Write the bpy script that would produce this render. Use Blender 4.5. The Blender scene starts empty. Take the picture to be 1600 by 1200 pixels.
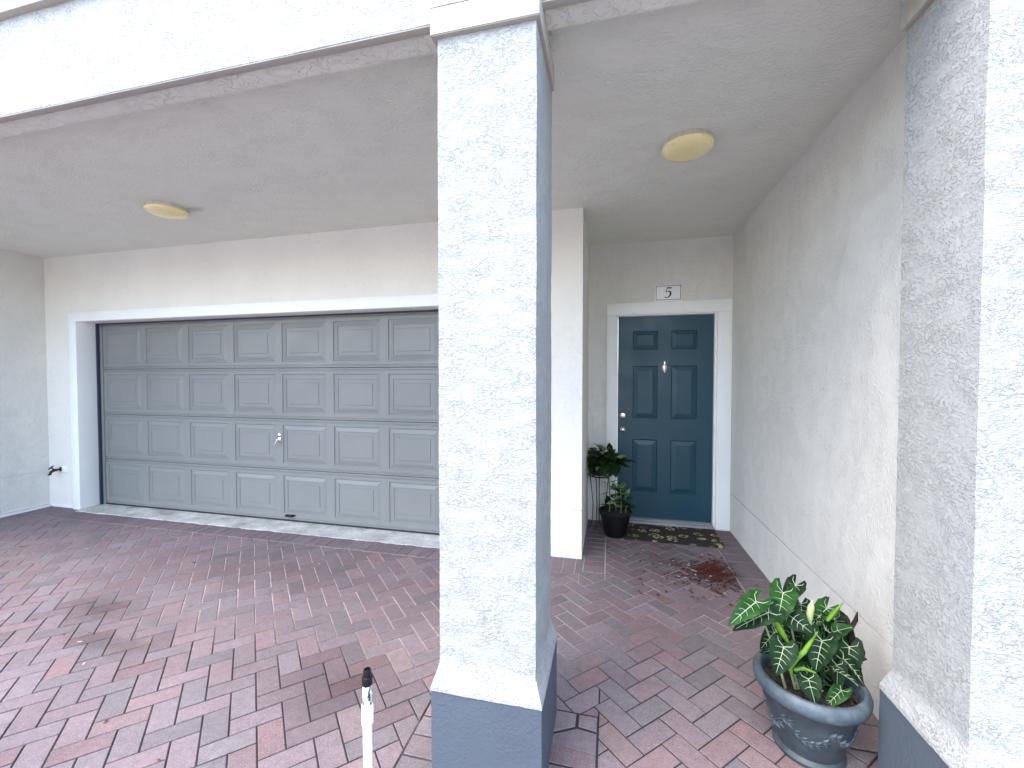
import bpy, bmesh, math, random
from mathutils import Vector, Matrix, noise
R = math.radians
random.seed(7)
C = bpy.context.scene.collection
S = bpy.context.scene

# ------------------------------------------------------------------ camera, sky, sun, exposure
cam_d = bpy.data.cameras.new('camera'); cam = bpy.data.objects.new('camera', cam_d); C.objects.link(cam)
cam.location = (0, 0, 1.4988)
cam.rotation_euler = (R(90 - 1.432), 0, R(13.632))
cam_d.sensor_width = 36; cam_d.lens = 36 * 657.56 / 1600
cam_d.shift_x = .0038; cam_d.shift_y = .00483
cam_d.clip_start = .05; cam_d.clip_end = 2000
S.camera = cam

SUN_EL, SUN_AZ = 60, 222          # azimuth: degrees clockwise from +Y (205 = behind the camera, a little to its left)
w = bpy.data.worlds.new('World'); S.world = w; w.use_nodes = True
wn = w.node_tree.nodes; wl = w.node_tree.links
sky = wn.new('ShaderNodeTexSky'); sky.sky_type = 'NISHITA'; sky.sun_disc = False
sky.sun_elevation = R(SUN_EL); sky.sun_rotation = R(SUN_AZ); sky.air_density = 1.0; sky.dust_density = 2.0; sky.ozone_density = 1.0
bg = wn['Background']; bg.inputs['Strength'].default_value = .15
wl.new(sky.outputs[0], bg.inputs['Color'])
sd = bpy.data.lights.new('sun', 'SUN'); sd.energy = .6; sd.angle = R(60); sd.color = (1, .97, .92)
sun = bpy.data.objects.new('sun', sd); C.objects.link(sun)
az, el = R(SUN_AZ), R(SUN_EL)
dirv = Vector((math.sin(az) * math.cos(el), math.cos(az) * math.cos(el), math.sin(el)))
sun.rotation_euler = dirv.to_track_quat('Z', 'Y').to_euler()
S.view_settings.view_transform = 'Standard'; S.view_settings.look = 'None'
S.view_settings.exposure = 2.65; S.view_settings.gamma = 1
try: S.cycles.max_bounces = 10; S.cycles.diffuse_bounces = 6; S.cycles.use_denoising = True
except Exception: pass

# ------------------------------------------------------------------ measured layout (metres)
XL, YG, XR, YD, H, XC = -6.374, 3.4986, 1.153, 4.511, 2.8855, -.2224
GX0, GX1, GZ, GDY = -5.86, -.86, 2.14, 3.70     # garage opening and door plane
JZ = .376
# ------------------------------------------------------------------ helpers
def tag(o, label, cat, group=None, kind=None):
    o['label'] = label; o['category'] = cat
    if group: o['group'] = group
    if kind: o['kind'] = kind
    return o
def empty(name, loc, rz=0):
    o = bpy.data.objects.new(name, None); C.objects.link(o); o.location = loc; o.rotation_euler.z = rz
    o.empty_display_size = .1
    return o
def link(name, bm, mats, parent=None, smooth=None, loc=None):
    """bm is in world coordinates (or in the parent's frame when the parent sits elsewhere)"""
    me = bpy.data.meshes.new(name); bm.normal_update(); bm.to_mesh(me); bm.free()
    for m in (mats if isinstance(mats, (list, tuple)) else [mats]): me.materials.append(m)
    if smooth is not None:
        me.shade_smooth()
        me.set_sharp_from_angle(angle=R(smooth))
    o = bpy.data.objects.new(name, me); C.objects.link(o)
    if parent: o.parent = parent
    if loc: o.location = loc
    return o
def box(bm, x0, x1, y0, y1, z0, z1, bev=0, mi=0):
    vs = [bm.verts.new((x, y, z)) for x in (x0, x1) for y in (y0, y1) for z in (z0, z1)]
    F = [(0, 1, 3, 2), (4, 6, 7, 5), (0, 4, 5, 1), (2, 3, 7, 6), (0, 2, 6, 4), (1, 5, 7, 3)]
    fs = [bm.faces.new([vs[i] for i in f]) for f in F]
    for f in fs: f.material_index = mi
    if bev:
        es = list({e for f in fs for e in f.edges})
        r = bmesh.ops.bevel(bm, geom=es, offset=bev, segments=2, affect='EDGES', profile=.5)
        for f in r['faces']: f.material_index = mi
def lathe(bm, prof, n=40, cx=0, cy=0, cz=0, mi=0, axis='Z', cap=False):
    rings = []
    for r, z in prof:
        ring = []
        for k in range(n):
            a = 2 * math.pi * k / n
            if axis == 'Z': p = (cx + r * math.cos(a), cy + r * math.sin(a), cz + z)
            elif axis == 'Y': p = (cx + r * math.cos(a), cy + z, cz + r * math.sin(a))
            else: p = (cx + z, cy + r * math.cos(a), cz + r * math.sin(a))
            ring.append(bm.verts.new(p))
        rings.append(ring)
    for a, b in zip(rings, rings[1:]):
        for k in range(n):
            f = bm.faces.new((a[k], a[(k + 1) % n], b[(k + 1) % n], b[k])); f.material_index = mi
    if cap:
        for ring in (rings[0], rings[-1]):
            f = bm.faces.new(ring); f.material_index = mi
    return rings
def tube(bm, pts, rad, n=8, mi=0):
    pts = [Vector(p) for p in pts]; rings = []
    rads = rad if isinstance(rad, (list, tuple)) else [rad] * len(pts)
    up = Vector((0, 0, 1))
    prev = None
    for i, p in enumerate(pts):
        d = (pts[min(i + 1, len(pts) - 1)] - pts[max(i - 1, 0)]).normalized()
        if prev is None:
            prev = d.cross(up if abs(d.z) < .9 else Vector((1, 0, 0))).normalized()
        s = (prev - d * prev.dot(d)).normalized(); prev = s; t = d.cross(s)
        rings.append([bm.verts.new(p + (s * math.cos(2 * math.pi * k / n) + t * math.sin(2 * math.pi * k / n)) * rads[i]) for k in range(n)])
    for a, b in zip(rings, rings[1:]):
        for k in range(n):
            f = bm.faces.new((a[k], a[(k + 1) % n], b[(k + 1) % n], b[k])); f.material_index = mi
    for ring in (rings[0], rings[-1]):
        f = bm.faces.new(ring); f.material_index = mi
def fixn(bm):
    bmesh.ops.recalc_face_normals(bm, faces=bm.faces[:])
def grid_box(bm, x0, x1, y0, y1, z0, z1, step, amp, freq=22, taper=None, faces='xXyYzZ'):
    """box whose skin is a fine grid, pushed in and out by trowel-mark noise; taper(z)->outset"""
    cache = {}
    def V(x, y, z):
        k = (round(x, 5), round(y, 5), round(z, 5))
        if k in cache: return cache[k]
        t = taper(z) if taper else 0
        cx, cy = (x0 + x1) / 2, (y0 + y1) / 2
        X = x + (t if x == x1 else -t if x == x0 else t * (x - cx) / ((x1 - x0) / 2))
        Y = y + (t if y == y1 else -t if y == y0 else t * (y - cy) / ((y1 - y0) / 2))
        p = Vector((X, Y, z))
        n = noise.noise_vector(p * freq) * amp + noise.noise_vector(p * freq * .15 + Vector((9, 3, 1))) * amp * 1.6
        v = bm.verts.new(p + n); cache[k] = v; return v
    def ls(a, b):
        n = max(1, round((b - a) / step)); return [a + (b - a) * i / n for i in range(n)] + [b]
    xs, ys, zs = ls(x0, x1), ls(y0, y1), ls(z0, z1)
    def skin(A, B, f, flip):
        for a0, a1 in zip(A, A[1:]):
            for b0, b1 in zip(B, B[1:]):
                q = [f(a0, b0), f(a1, b0), f(a1, b1), f(a0, b1)]
                bm.faces.new(q[::-1] if flip else q)
    if 'y' in faces: skin(xs, zs, lambda a, b: V(a, y0, b), False)
    if 'Y' in faces: skin(xs, zs, lambda a, b: V(a, y1, b), True)
    if 'x' in faces: skin(ys, zs, lambda a, b: V(x0, a, b), True)
    if 'X' in faces: skin(ys, zs, lambda a, b: V(x1, a, b), False)
    if 'z' in faces: skin(xs, ys, lambda a, b: V(a, b, z0), True)
    if 'Z' in faces: skin(xs, ys, lambda a, b: V(a, b, z1), False)

# ------------------------------------------------------------------ materials
def mat(name, col=(.5, .5, .5), rough=.6, metal=0, spec=.5):
    m = bpy.data.materials.new(name); m.use_nodes = True
    b = m.node_tree.nodes['Principled BSDF']
    b.inputs['Base Color'].default_value = (*col, 1); b.inputs['Roughness'].default_value = rough
    b.inputs['Metallic'].default_value = metal; b.inputs['Specular IOR Level'].default_value = spec
    return m
class N:
    def __init__(s, m): s.m = m; s.t = m.node_tree; s.b = s.t.nodes['Principled BSDF']
    def n(s, ty, **k):
        o = s.t.nodes.new(ty)
        for a, v in k.items():
            if a.startswith('i_'): o.inputs[a[2:].replace('_', ' ')].default_value = v
            else: setattr(o, a, v)
        return o
    def l(s, a, b): s.t.links.new(a, b)
    def coord(s, sc=(1, 1, 1)):
        c = s.n('ShaderNodeTexCoord'); mp = s.n('ShaderNodeMapping'); mp.inputs['Scale'].default_value = sc
        s.l(c.outputs['Object'], mp.inputs[0]); return mp.outputs[0]
    def noise(s, vec, scale, detail=3, rough=.5, dist=0):
        o = s.n('ShaderNodeTexNoise'); o.inputs['Scale'].default_value = scale; o.inputs['Detail'].default_value = detail
        o.inputs['Roughness'].default_value = rough; o.inputs['Distortion'].default_value = dist
        s.l(vec, o.inputs['Vector']); return o.outputs[0]
    def ramp(s, fac, stops, interp='LINEAR'):
        o = s.n('ShaderNodeValToRGB'); e = o.color_ramp.elements; o.color_ramp.interpolation = interp
        while len(e) < len(stops): e.new(.5)
        for i, (p, c) in enumerate(stops):
            e[i].position = p; e[i].color = (*c, 1) if isinstance(c, (tuple, list)) else (c, c, c, 1)
        s.l(fac, o.inputs[0]); return o.outputs[0]
    def math(s, op, a, b=None, c=None, clamp=False):
        o = s.n('ShaderNodeMath'); o.operation = op; o.use_clamp = clamp
        for i, v in enumerate((a, b, c)):
            if v is None: continue
            if isinstance(v, (int, float)): o.inputs[i].default_value = v
            else: s.l(v, o.inputs[i])
        return o.outputs[0]
    def mix(s, fac, a, b, mode='MIX'):
        o = s.n('ShaderNodeMix'); o.data_type = 'RGBA'; o.blend_type = mode
        for i, v in ((0, fac), (6, a), (7, b)):
            if isinstance(v, (int, float)): o.inputs[i].default_value = v if i == 0 else (v, v, v, 1)
            elif isinstance(v, tuple): o.inputs[i].default_value = (*v, 1)
            else: s.l(v, o.inputs[i])
        return o.outputs[2]
    def bump(s, h, dist, strength=1, prev=None):
        o = s.n('ShaderNodeBump'); o.inputs['Distance'].default_value = dist; o.inputs['Strength'].default_value = strength
        s.l(h, o.inputs['Height'])
        if prev: s.l(prev, o.inputs['Normal'])
        return o.outputs[0]

def stucco(name, col, scale=55, dist=.004, stretch=(1, 1, 1), knock=(.42, .56), stain=.06, rough=.85, fine=.0008):
    m = mat(name, col, rough, spec=.3); n = N(m)
    v = n.coord(stretch)
    a = n.ramp(n.noise(v, scale, 3, .55, .7), [(knock[0], 0.), (knock[1], 1.)])
    mask = n.ramp(n.noise(v, scale * .12, 2), [(.35, .35), (.65, 1.)])
    h = n.math('MULTIPLY', a, mask)
    fineh = n.noise(v, scale * 5, 2, .6)
    nb = n.bump(h, dist); nb = n.bump(fineh, fine, 1, nb)
    n.l(nb, n.b.inputs['Normal'])
    st = n.ramp(n.noise(n.coord((1, 1, .35)), 1.7, 5, .6), [(.3, 1 - stain), (.7, 1.)])
    sp = n.ramp(n.noise(v, scale * .9, 2, .5), [(.22, .9), (.32, 1.)])
    c = n.mix(1, col, st, 'MULTIPLY'); c = n.mix(1, c, sp, 'MULTIPLY')
    n.l(c, n.b.inputs['Base Color'])
    return m
M = {}
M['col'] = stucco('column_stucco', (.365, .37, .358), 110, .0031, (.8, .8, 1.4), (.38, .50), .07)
M['wall'] = stucco('wall_stucco', (.76, .745, .69), 105, .0028, (1, 1, .65), (.42, .6), .08)
M['wallf'] = stucco('wall_stucco_trowelled', (.80, .77, .70), 30, .0025, (1, 1, .8), (.45, .6), .08)
def smudge(m, x, y, rx, ry, lo):
    n = N(m); lk = n.b.inputs['Base Color'].links[0]; src = lk.from_socket
    p = n.n('ShaderNodeMapping'); p.inputs['Location'].default_value = (-x / rx, -y / ry, 0); p.inputs['Scale'].default_value = (1 / rx, 1 / ry, 0)
    tc = n.n('ShaderNodeTexCoord'); n.l(tc.outputs['Object'], p.inputs[0])
    ln = n.n('ShaderNodeVectorMath'); ln.operation = 'LENGTH'; n.l(p.outputs[0], ln.inputs[0])
    d = n.math('ADD', ln.outputs['Value'], n.math('MULTIPLY', n.math('SUBTRACT', n.noise(n.coord(), 12, 4, .6), .5), .9))
    n.l(n.mix(1, src, n.ramp(d, [(.4, lo), (1., 1.)]), 'MULTIPLY'), n.b.inputs['Base Color'])
M['ceil'] = stucco('ceiling_texture', (.78, .785, .71), 85, .0028, (.6, 1, 1), (.4, .6), .05)
smudge(M['ceil'], -3.34, 2.78, .13, .06, .72); smudge(M['ceil'], .48, 2.80, .17, .10, .86)
M['beam'] = stucco('beam_knockdown', (.80, .80, .73), 26, .005, (1, 1, 1), (.46, .50), .12)
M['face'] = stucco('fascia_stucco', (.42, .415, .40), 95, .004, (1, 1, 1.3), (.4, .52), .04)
M['smooth'] = stucco('capital_plaster', (.44, .415, .37), 30, .0015, (1, 1, 1), (.35, .7), .12)
M['plinth'] = stucco('plinth_paint', (.080, .098, .120), 80, .0012, (1, 1, 1), (.35, .65), .15, .7)
def painted(name, col, rough, dirt=.08, sc=3, grain=False):
    m = mat(name, col, rough); n = N(m)
    d = n.ramp(n.noise(n.coord(), sc, 5, .6), [(.3, 1 - dirt), (.7, 1.)])
    n.l(n.mix(1, col, d, 'MULTIPLY'), n.b.inputs['Base Color'])
    rr = n.ramp(n.noise(n.coord(), sc * 2.3, 3), [(.3, rough - .07), (.7, rough + .1)])
    n.l(rr, n.b.inputs['Roughness'])
    h = n.noise(n.coord((.08, 1, 1) if grain else (1, 1, 1)), 160 if grain else 120, 3, .6, .6 if grain else 0)
    n.l(n.bump(h, .0012 if grain else .0004, .8), n.b.inputs['Normal'])
    return m
M['trim'] = painted('white_trim_paint', (.88, .88, .86), .45, .05)
M['gdoor'] = painted('grey_steel_paint', (.212, .215, .205), .42, .10, 1.2, True)
M['fdoor'] = painted('teal_door_paint', (.008, .052, .080), .42, .12, 2)
M['rubber'] = mat('black_rubber', (.012, .013, .016), .6)
M['seal'] = mat('navy_seal', (.02, .03, .06), .5)
M['chrome'] = mat('worn_nickel', (.72, .70, .66), .25, 1)
M['alu'] = painted('aluminium', (.28, .29, .30), .4)
M['white'] = mat('white_plastic', (.85, .85, .85), .35)
M['ink'] = mat('black_ink', (.015, .015, .015), .5)
M['black'] = mat('black_plastic', (.006, .006, .007), .4, spec=.3)
M['iron'] = mat('black_iron', (.010, .010, .010), .5, .6)
M['brass'] = mat('old_brass', (.07, .05, .025), .45, .9)
M['bluewheel'] = mat('blue_valve_wheel', (.02, .03, .12), .45)
M['neck'] = painted('smeared_grey_primer', (.35, .37, .39), .5, .5, 60)
def mk_neck():
    m = mat('neck_smears', (.4, .4, .4), .4); n = N(m)
    c = n.ramp(n.noise(n.coord((1, 1, .6)), 55, 3, .5, 1.5), [(.44, (.05, .055, .06)), (.5, (.75, .75, .75))])
    n.l(c, n.b.inputs['Base Color']); return m
M['neck'] = mk_neck()
def mk_lamp():
    m = mat('yellowed_diffuser', (.78, .66, .36), .22); n = N(m)
    c = n.mix(n.ramp(n.noise(n.coord(), 9, 4), [(.35, 0.), (.7, 1.)]), (.97, .87, .50), (.95, .80, .38))
    d = n.ramp(n.noise(n.coord(), 70, 3), [(.27, .55), (.34, 1.)])
    n.l(n.mix(1, c, d, 'MULTIPLY'), n.b.inputs['Base Color'])
    n.b.inputs['Subsurface Weight'].default_value = .25; n.b.inputs['Subsurface Radius'].default_value = (.03, .02, .01)
    n.b.inputs['Coat Weight'].default_value = .3
    return m
M['lamp'] = mk_lamp()
M['lampbase'] = painted('lamp_base_enamel', (.74, .68, .60), .4, .35, 25)
def mk_conc():
    m = mat('concrete', (.45, .45, .43), .9); n = N(m)
    a = n.noise(n.coord(), 4, 6, .65); b = n.noise(n.coord((1, 1, 1)), 40, 4, .6)
    c = n.ramp(a, [(.32, (.26, .26, .24)), (.48, (.46, .46, .43)), (.68, (.66, .66, .63))])
    c = n.mix(1, c, n.ramp(b, [(.3, .75), (.6, 1.)]), 'MULTIPLY')
    n.l(c, n.b.inputs['Base Color']); n.l(n.bump(b, .006), n.b.inputs['Normal']); return m
M['conc'] = mk_conc()
def mk_pav():
    m = mat('clay_pavers', (.2, .12, .12), .85, spec=.35); n = N(m)
    at = n.n('ShaderNodeAttribute'); at.attribute_name = 'rnd'
    sep = n.n('ShaderNodeSeparateColor'); n.l(at.outputs['Color'], sep.inputs[0])
    r, g, dk = sep.outputs[0], sep.outputs[1], sep.outputs[2]
    base = n.ramp(r, [(0, (0.143, 0.153, 0.159)), (.14, (0.186, 0.179, 0.187)), (.34, (0.224, 0.189, 0.202)), (.58, (0.243, 0.187, 0.199)), (.80, (0.228, 0.159, 0.165)), (.94, (0.262, 0.153, 0.145)), (1, (0.282, 0.213, 0.199))])
    v = n.coord()
    # blend of two body colours inside each paver
    blot = n.ramp(n.noise(v, 9, 4, .6), [(.36, 0.), (.66, 1.)])
    c = n.mix(n.math('MULTIPLY', blot, .5), base, (.175, .165, .172))
    base_mean = (.200, .148, .160)
    c = n.mix(.50, c, base_mean)
    val = n.math('ADD', .70, n.math('MULTIPLY', g, .18))
    c = n.mix(1, c, val, 'MULTIPLY')
    sp = n.ramp(n.noise(v, 210, 3, .75), [(.30, .55), (.45, .95), (.58, 1.08), (.70, 2.0)])
    c = n.mix(1, c, n.ramp(n.noise(v, 30, 4, .7), [(.3, .84), (.7, 1.14)]), 'MULTIPLY')
    c = n.mix(1, c, sp, 'MULTIPLY')
    # large tyre / oil / dirt stains
    st = n.ramp(n.noise(v, 1.1, 5, .6, .5), [(.30, .84), (.5, 1.), (.68, 1.08)])
    c = n.mix(1, c, st, 'MULTIPLY')
    def spot(x, y, rx, ry, lo):
        p = n.n('ShaderNodeMapping'); p.vector_type = 'POINT'
        p.inputs['Location'].default_value = (-x / rx, -y / ry, 0); p.inputs['Scale'].default_value = (1 / rx, 1 / ry, 0)
        tc = n.n('ShaderNodeTexCoord'); n.l(tc.outputs['Object'], p.inputs[0])
        ln = n.n('ShaderNodeVectorMath'); ln.operation = 'LENGTH'; n.l(p.outputs[0], ln.inputs[0])
        d = n.math('ADD', ln.outputs['Value'], n.math('MULTIPLY', n.math('SUBTRACT', n.noise(v, 6, 4, .6), .5), 1.4))
        return n.ramp(d, [(.35, lo), (1., 1.)])
    c = n.mix(dk, c, n.mix(1, c, (.34, .22, .22), 'MULTIPLY'))
    for a in ((-1.35, 1.75, .30, .20, .80), (-3.2, 2.0, .30, .14, .72), (-2.75, 1.75, .35, .10, .74), (.76, 3.5, .28, .30, .38), (-2.4, 2.6, .8, .3, .88)):
        c = n.mix(1, c, spot(*a), 'MULTIPLY')
    n.l(c, n.b.inputs['Base Color'])
    h = n.math('ADD', n.noise(v, 260, 3, .7), n.math('MULTIPLY', n.noise(v, 45, 3, .6), .8))
    n.l(n.bump(h, .0016), n.b.inputs['Normal'])
    n.l(n.ramp(n.noise(v, 3, 3), [(.3, .62), (.7, .9)]), n.b.inputs['Roughness'])
    return m
M['pav'] = mk_pav()
def mk_sand():
    m = mat('joint_sand', (.3, .26, .25), .95); n = N(m)
    tc = n.n('ShaderNodeTexCoord'); sx_ = n.n('ShaderNodeSeparateXYZ'); n.l(tc.outputs['Object'], sx_.inputs[0])
    # sand has washed out of the joints outside the drip line; under the porch roof it is still there
    cover = n.math('MULTIPLY', n.math('SUBTRACT', sx_.outputs[1], 1.75), .9, clamp=True)
    right = n.math('MULTIPLY', n.math('ADD', sx_.outputs[0], .35), 2., clamp=True)
    amt = n.math('ADD', n.math('SUBTRACT', cover, n.math('MULTIPLY', right, .45)), n.math('SUBTRACT', n.noise(n.coord(), 1.6, 4, .6), .5))
    a = n.ramp(amt, [(.08, (.022, .018, .019)), (.55, (.42, .35, .33))])
    b = n.ramp(n.noise(n.coord(), 120, 3, .7), [(.3, .6), (.7, 1.2)])
    n.l(n.mix(1, a, b, 'MULTIPLY'), n.b.inputs['Base Color'])
    n.l(n.bump(n.noise(n.coord(), 200, 3), .003), n.b.inputs['Normal']); return m
M['sand'] = mk_sand()
def mk_bounce_ground():
    m = mat('pale_bounce_ground', (.05, .05, .05), .9); n = N(m)
    n.l(n.ramp(n.noise(n.coord(), 40, 6, .7), [(.3, (.30, .29, .27)), (.7, (.42, .41, .39))]), n.b.inputs['Base Color'])
    n.l(n.bump(n.noise(n.coord(), 150, 3), .004), n.b.inputs['Normal']); return m
M['bounce_ground'] = mk_bounce_ground()  # unseen ground past the pavers, made pale to bounce light onto the ceiling
def mk_soil(name='potting_soil', a=(.012, .009, .007), b=(.05, .035, .025)):
    m = mat(name, a, .95); n = N(m)
    n.l(n.ramp(n.noise(n.coord(), 90, 4, .7), [(.35, a), (.68, b)]), n.b.inputs['Base Color'])
    n.l(n.bump(n.noise(n.coord(), 110, 4, .7), .012), n.b.inputs['Normal']); return m
M['soil'] = mk_soil()
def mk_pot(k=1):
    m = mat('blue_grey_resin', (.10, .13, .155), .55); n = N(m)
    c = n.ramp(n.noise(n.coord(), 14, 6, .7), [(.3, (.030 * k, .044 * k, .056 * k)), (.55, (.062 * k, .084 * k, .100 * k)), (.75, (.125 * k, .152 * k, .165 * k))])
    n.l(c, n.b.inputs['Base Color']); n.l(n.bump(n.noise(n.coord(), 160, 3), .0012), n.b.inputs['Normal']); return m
M['pot'] = mk_pot(); M['potbody_shade'] = mk_pot(.55); M['relief'] = mk_pot(.8)  # one resin: shade painted into the body, highlights into the relief
def leafmat(name, a, b, rough=.35, sc=18, trans=.0):
    m = mat(name, a, rough, spec=.10); n = N(m)
    n.l(n.mix(n.ramp(n.noise(n.coord(), sc, 4, .6), [(.35, 0.), (.65, 1.)]), a, b), n.b.inputs['Base Color'])
    n.l(n.bump(n.noise(n.coord(), sc * 5, 3), .0015), n.b.inputs['Normal'])
    if trans: n.b.inputs['Transmission Weight'].default_value = 0; n.b.inputs['Subsurface Weight'].default_value = trans
    return m
M['leafdark'] = leafmat('dark_velvet_leaf', (.004, .013, .005), (.008, .028, .008), .5)
M['leafmid'] = leafmat('mid_green_leaf', (.008, .032, .007), (.022, .075, .014), .4)
M['leaflime'] = leafmat('lime_sheath', (.07, .16, .012), (.14, .26, .03), .4)
M['leafpale'] = leafmat('cream_new_leaf', (.42, .48, .26), (.16, .28, .06), .4)
M['vein'] = mat('ivory_vein', (.34, .39, .27), .5)
M['palestalk'] = leafmat('pale_stalk', (.20, .26, .10), (.34, .38, .20), .5)
M['dry'] = leafmat('dried_leaf', (.010, .008, .008), (.035, .025, .02), .8)
M['pothos'] = leafmat('pothos_leaf', (.004, .010, .003), (.014, .038, .007), .28, 30)
M['pothosv'] = leafmat('variegated_leaf', (.06, .13, .02), (.22, .28, .11), .3, 40)
M['litter'] = leafmat('brown_litter', (.06, .03, .018), (.16, .09, .05), .8, 60)
M['litterpale'] = leafmat('pale_litter', (.42, .36, .28), (.6, .55, .47), .8, 60)
M['petal'] = leafmat('rust_petals', (.06, .012, .008), (.13, .035, .02), .7, 80)
def mk_mat():
    m = mat('patterned_coir', (.03, .02, .015), .95); n = N(m)
    v = n.coord((1, 1.35, 0))
    vo = n.n('ShaderNodeTexVoronoi'); vo.inputs['Scale'].default_value = 7.5; vo.inputs['Randomness'].default_value = .75
    wv = n.n('ShaderNodeVectorMath'); wv.operation = 'ADD'
    nz = n.n('ShaderNodeTexNoise'); nz.inputs['Scale'].default_value = 14
    sc = n.n('ShaderNodeVectorMath'); sc.operation = 'SCALE'; sc.inputs['Scale'].default_value = .05
    n.l(v, nz.inputs['Vector']); n.l(nz.outputs['Color'], sc.inputs[0]); n.l(v, wv.inputs[0]); n.l(sc.outputs[0], wv.inputs[1])
    n.l(wv.outputs[0], vo.inputs['Vector'])
    d = vo.outputs['Distance']
    ring = n.ramp(d, [(.0, 1.), (.12, 1.), (.16, 0.), (.24, 0.), (.27, 1.), (.36, 1.), (.40, 0.)])
    sp = n.n('ShaderNodeSeparateColor'); n.l(vo.outputs['Color'], sp.inputs[0])
    tone = n.ramp(sp.outputs[0], [(0, (.44, .34, .17)), (.4, (.60, .50, .28)), (.66, (.12, .10, .06)), (.8, (.24, .08, .04)), (1, (.50, .36, .16))])
    cut = n.ramp(n.noise(v, 26, 2), [(.42, 0.), (.5, 1.)])
    c = n.mix(n.math('MULTIPLY', ring, cut), (.022, .014, .010), tone)
    c = n.mix(1, c, n.ramp(n.noise(n.coord(), 300, 2), [(.3, .5), (.7, 1.3)]), 'MULTIPLY')
    n.l(c, n.b.inputs['Base Color']); n.l(n.bump(n.noise(n.coord(), 350, 2), .004), n.b.inputs['Normal']); return m
M['mat'] = mk_mat()

# ------------------------------------------------------------------ ground and paving
bm = bmesh.new()
n = 40; ring = [bm.verts.new((900 * math.cos(2 * math.pi * k / n), 900 * math.sin(2 * math.pi * k / n), -.06)) for k in range(n)]
bm.faces.new(ring)
g = link('ground', bm, M['bounce_ground']); tag(g, 'unseen concrete ground beyond the paved driveway, made pale to bounce light', 'ground', kind='structure')
bm = bmesh.new(); box(bm, -9.2, 4.2, -3.2, 5.0, -.058, -.0042)
g = link('paving_bed', bm, M['sand']); tag(g, 'sandy joints between the red brick pavers', 'paving', kind='structure')

def clip(poly, nx, ny, d):          # keep nx*x+ny*y <= d
    out = []
    for i in range(len(poly)):
        a, b = poly[i], poly[(i + 1) % len(poly)]
        da, db = nx * a[0] + ny * a[1] - d, nx * b[0] + ny * b[1] - d
        if da <= 0: out.append(a)
        if (da < 0 < db) or (db < 0 < da):
            t = da / (da - db); out.append((a[0] + (b[0] - a[0]) * t, a[1] + (b[1] - a[1]) * t))
    return out
def area(p): return abs(sum(p[i][0] * p[(i + 1) % len(p)][1] - p[(i + 1) % len(p)][0] * p[i][1] for i in range(len(p)))) / 2
def minus(poly, rc):
    x0, x1, y0, y1 = rc
    if max(p[0] for p in poly) <= x0 or min(p[0] for p in poly) >= x1 or max(p[1] for p in poly) <= y0 or min(p[1] for p in poly) >= y1: return [poly]
    q = clip(clip(clip(clip(poly, -1, 0, -x0), 1, 0, x1), 0, -1, -y0), 0, 1, y1)
    if len(q) < 3 or area(q) < 1e-6: return [poly]
    mid = clip(clip(poly, -1, 0, -x0), 1, 0, x1)
    c = [clip(poly, 1, 0, x0), clip(poly, -1, 0, -x1), clip(mid, 0, 1, y0), clip(mid, 0, -1, -y1)]
    return [k for k in c if len(k) > 2]
STAINS = [(-1.30, 1.78, .34, .26, .62), (-3.2, 2.0, .45, .2, .4), (-2.7, 1.72, .45, .14, .4), (-3.9, 1.6, .5, .15, .35), (-1.1, 2.5, .7, .3, .22), (-2.6, 2.8, .9, .3, .22), (.2, 2.5, .35, .3, .2), (.35, 3.7, .4, .5, .3)]
def brick(bm, lay, poly, inset=.0032, ch=.0022, rnd=None):
    if len(poly) < 3 or area(poly) < 1.5e-4: return
    # drop near duplicate points
    q = [p for i, p in enumerate(poly) if math.hypot(p[0] - poly[i - 1][0], p[1] - poly[i - 1][1]) > .004]
    if len(q) < 3: return
    if sum(q[i][0] * q[(i + 1) % len(q)][1] - q[(i + 1) % len(q)][0] * q[i][1] for i in range(len(q))) < 0: q = q[::-1]
    def off(q, d):
        out = []
        m = len(q)
        for i in range(m):
            p0, p1, p2 = Vector(q[i - 1]), Vector(q[i]), Vector(q[(i + 1) % m])
            a = (p1 - p0).normalized(); b = (p2 - p1).normalized()
            na, nb = Vector((-a.y, a.x)), Vector((-b.y, b.x))
            k = 1 + na.dot(nb)
            if k < .3: k = .3
            out.append(p1 + (na + nb) * d / k)
        return out
    o1 = off(q, inset); o2 = off(q, inset + ch)
    c = sum(o2, Vector((0, 0))) / len(o2)
    tx, ty, dz = random.gauss(0, .006), random.gauss(0, .006), random.uniform(-.0014, .0006)
    z = lambda p: dz + tx * (p.x - c.x) + ty * (p.y - c.y)
    lo = [bm.verts.new((p.x, p.y, -.012)) for p in o1]
    mid = [bm.verts.new((p.x, p.y, z(p) - .0018)) for p in o1]
    top = [bm.verts.new((p.x, p.y, z(p))) for p in o2]
    m = len(q); fs = [bm.faces.new(top)]
    for i in range(m):
        j = (i + 1) % m
        fs.append(bm.faces.new((lo[i], lo[j], mid[j], mid[i])))
        fs.append(bm.faces.new((mid[i], mid[j], top[j], top[i])))
    r = random.random() if rnd is None else rnd; gg = random.random()
    st_ = 0
    for (X, Y, rx, ry, k) in STAINS:
        d = math.hypot((c.x - X) / rx, (c.y - Y) / ry) + noise.noise(Vector((c.x * 7, c.y * 7, 4))) * .7
        if d < 1: st_ = max(st_, k * (1 - d * .5) * random.uniform(.6, 1))
    for f in fs:
        for l in f.loops: l[lay] = (r, gg, st_, 1)
bm = bmesh.new(); lay = bm.loops.layers.float_color.new('rnd')
borders = [(-6.5, XC - .0, 3.225, 3.6), (XC, -.030, 3.28, 4.6), (.930, 1.3, 1.95, 4.6), (-.742 - .06, -.041, .95, 1.872)]
W1, W2 = .1013, .0968
s = math.sqrt(.5)
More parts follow.
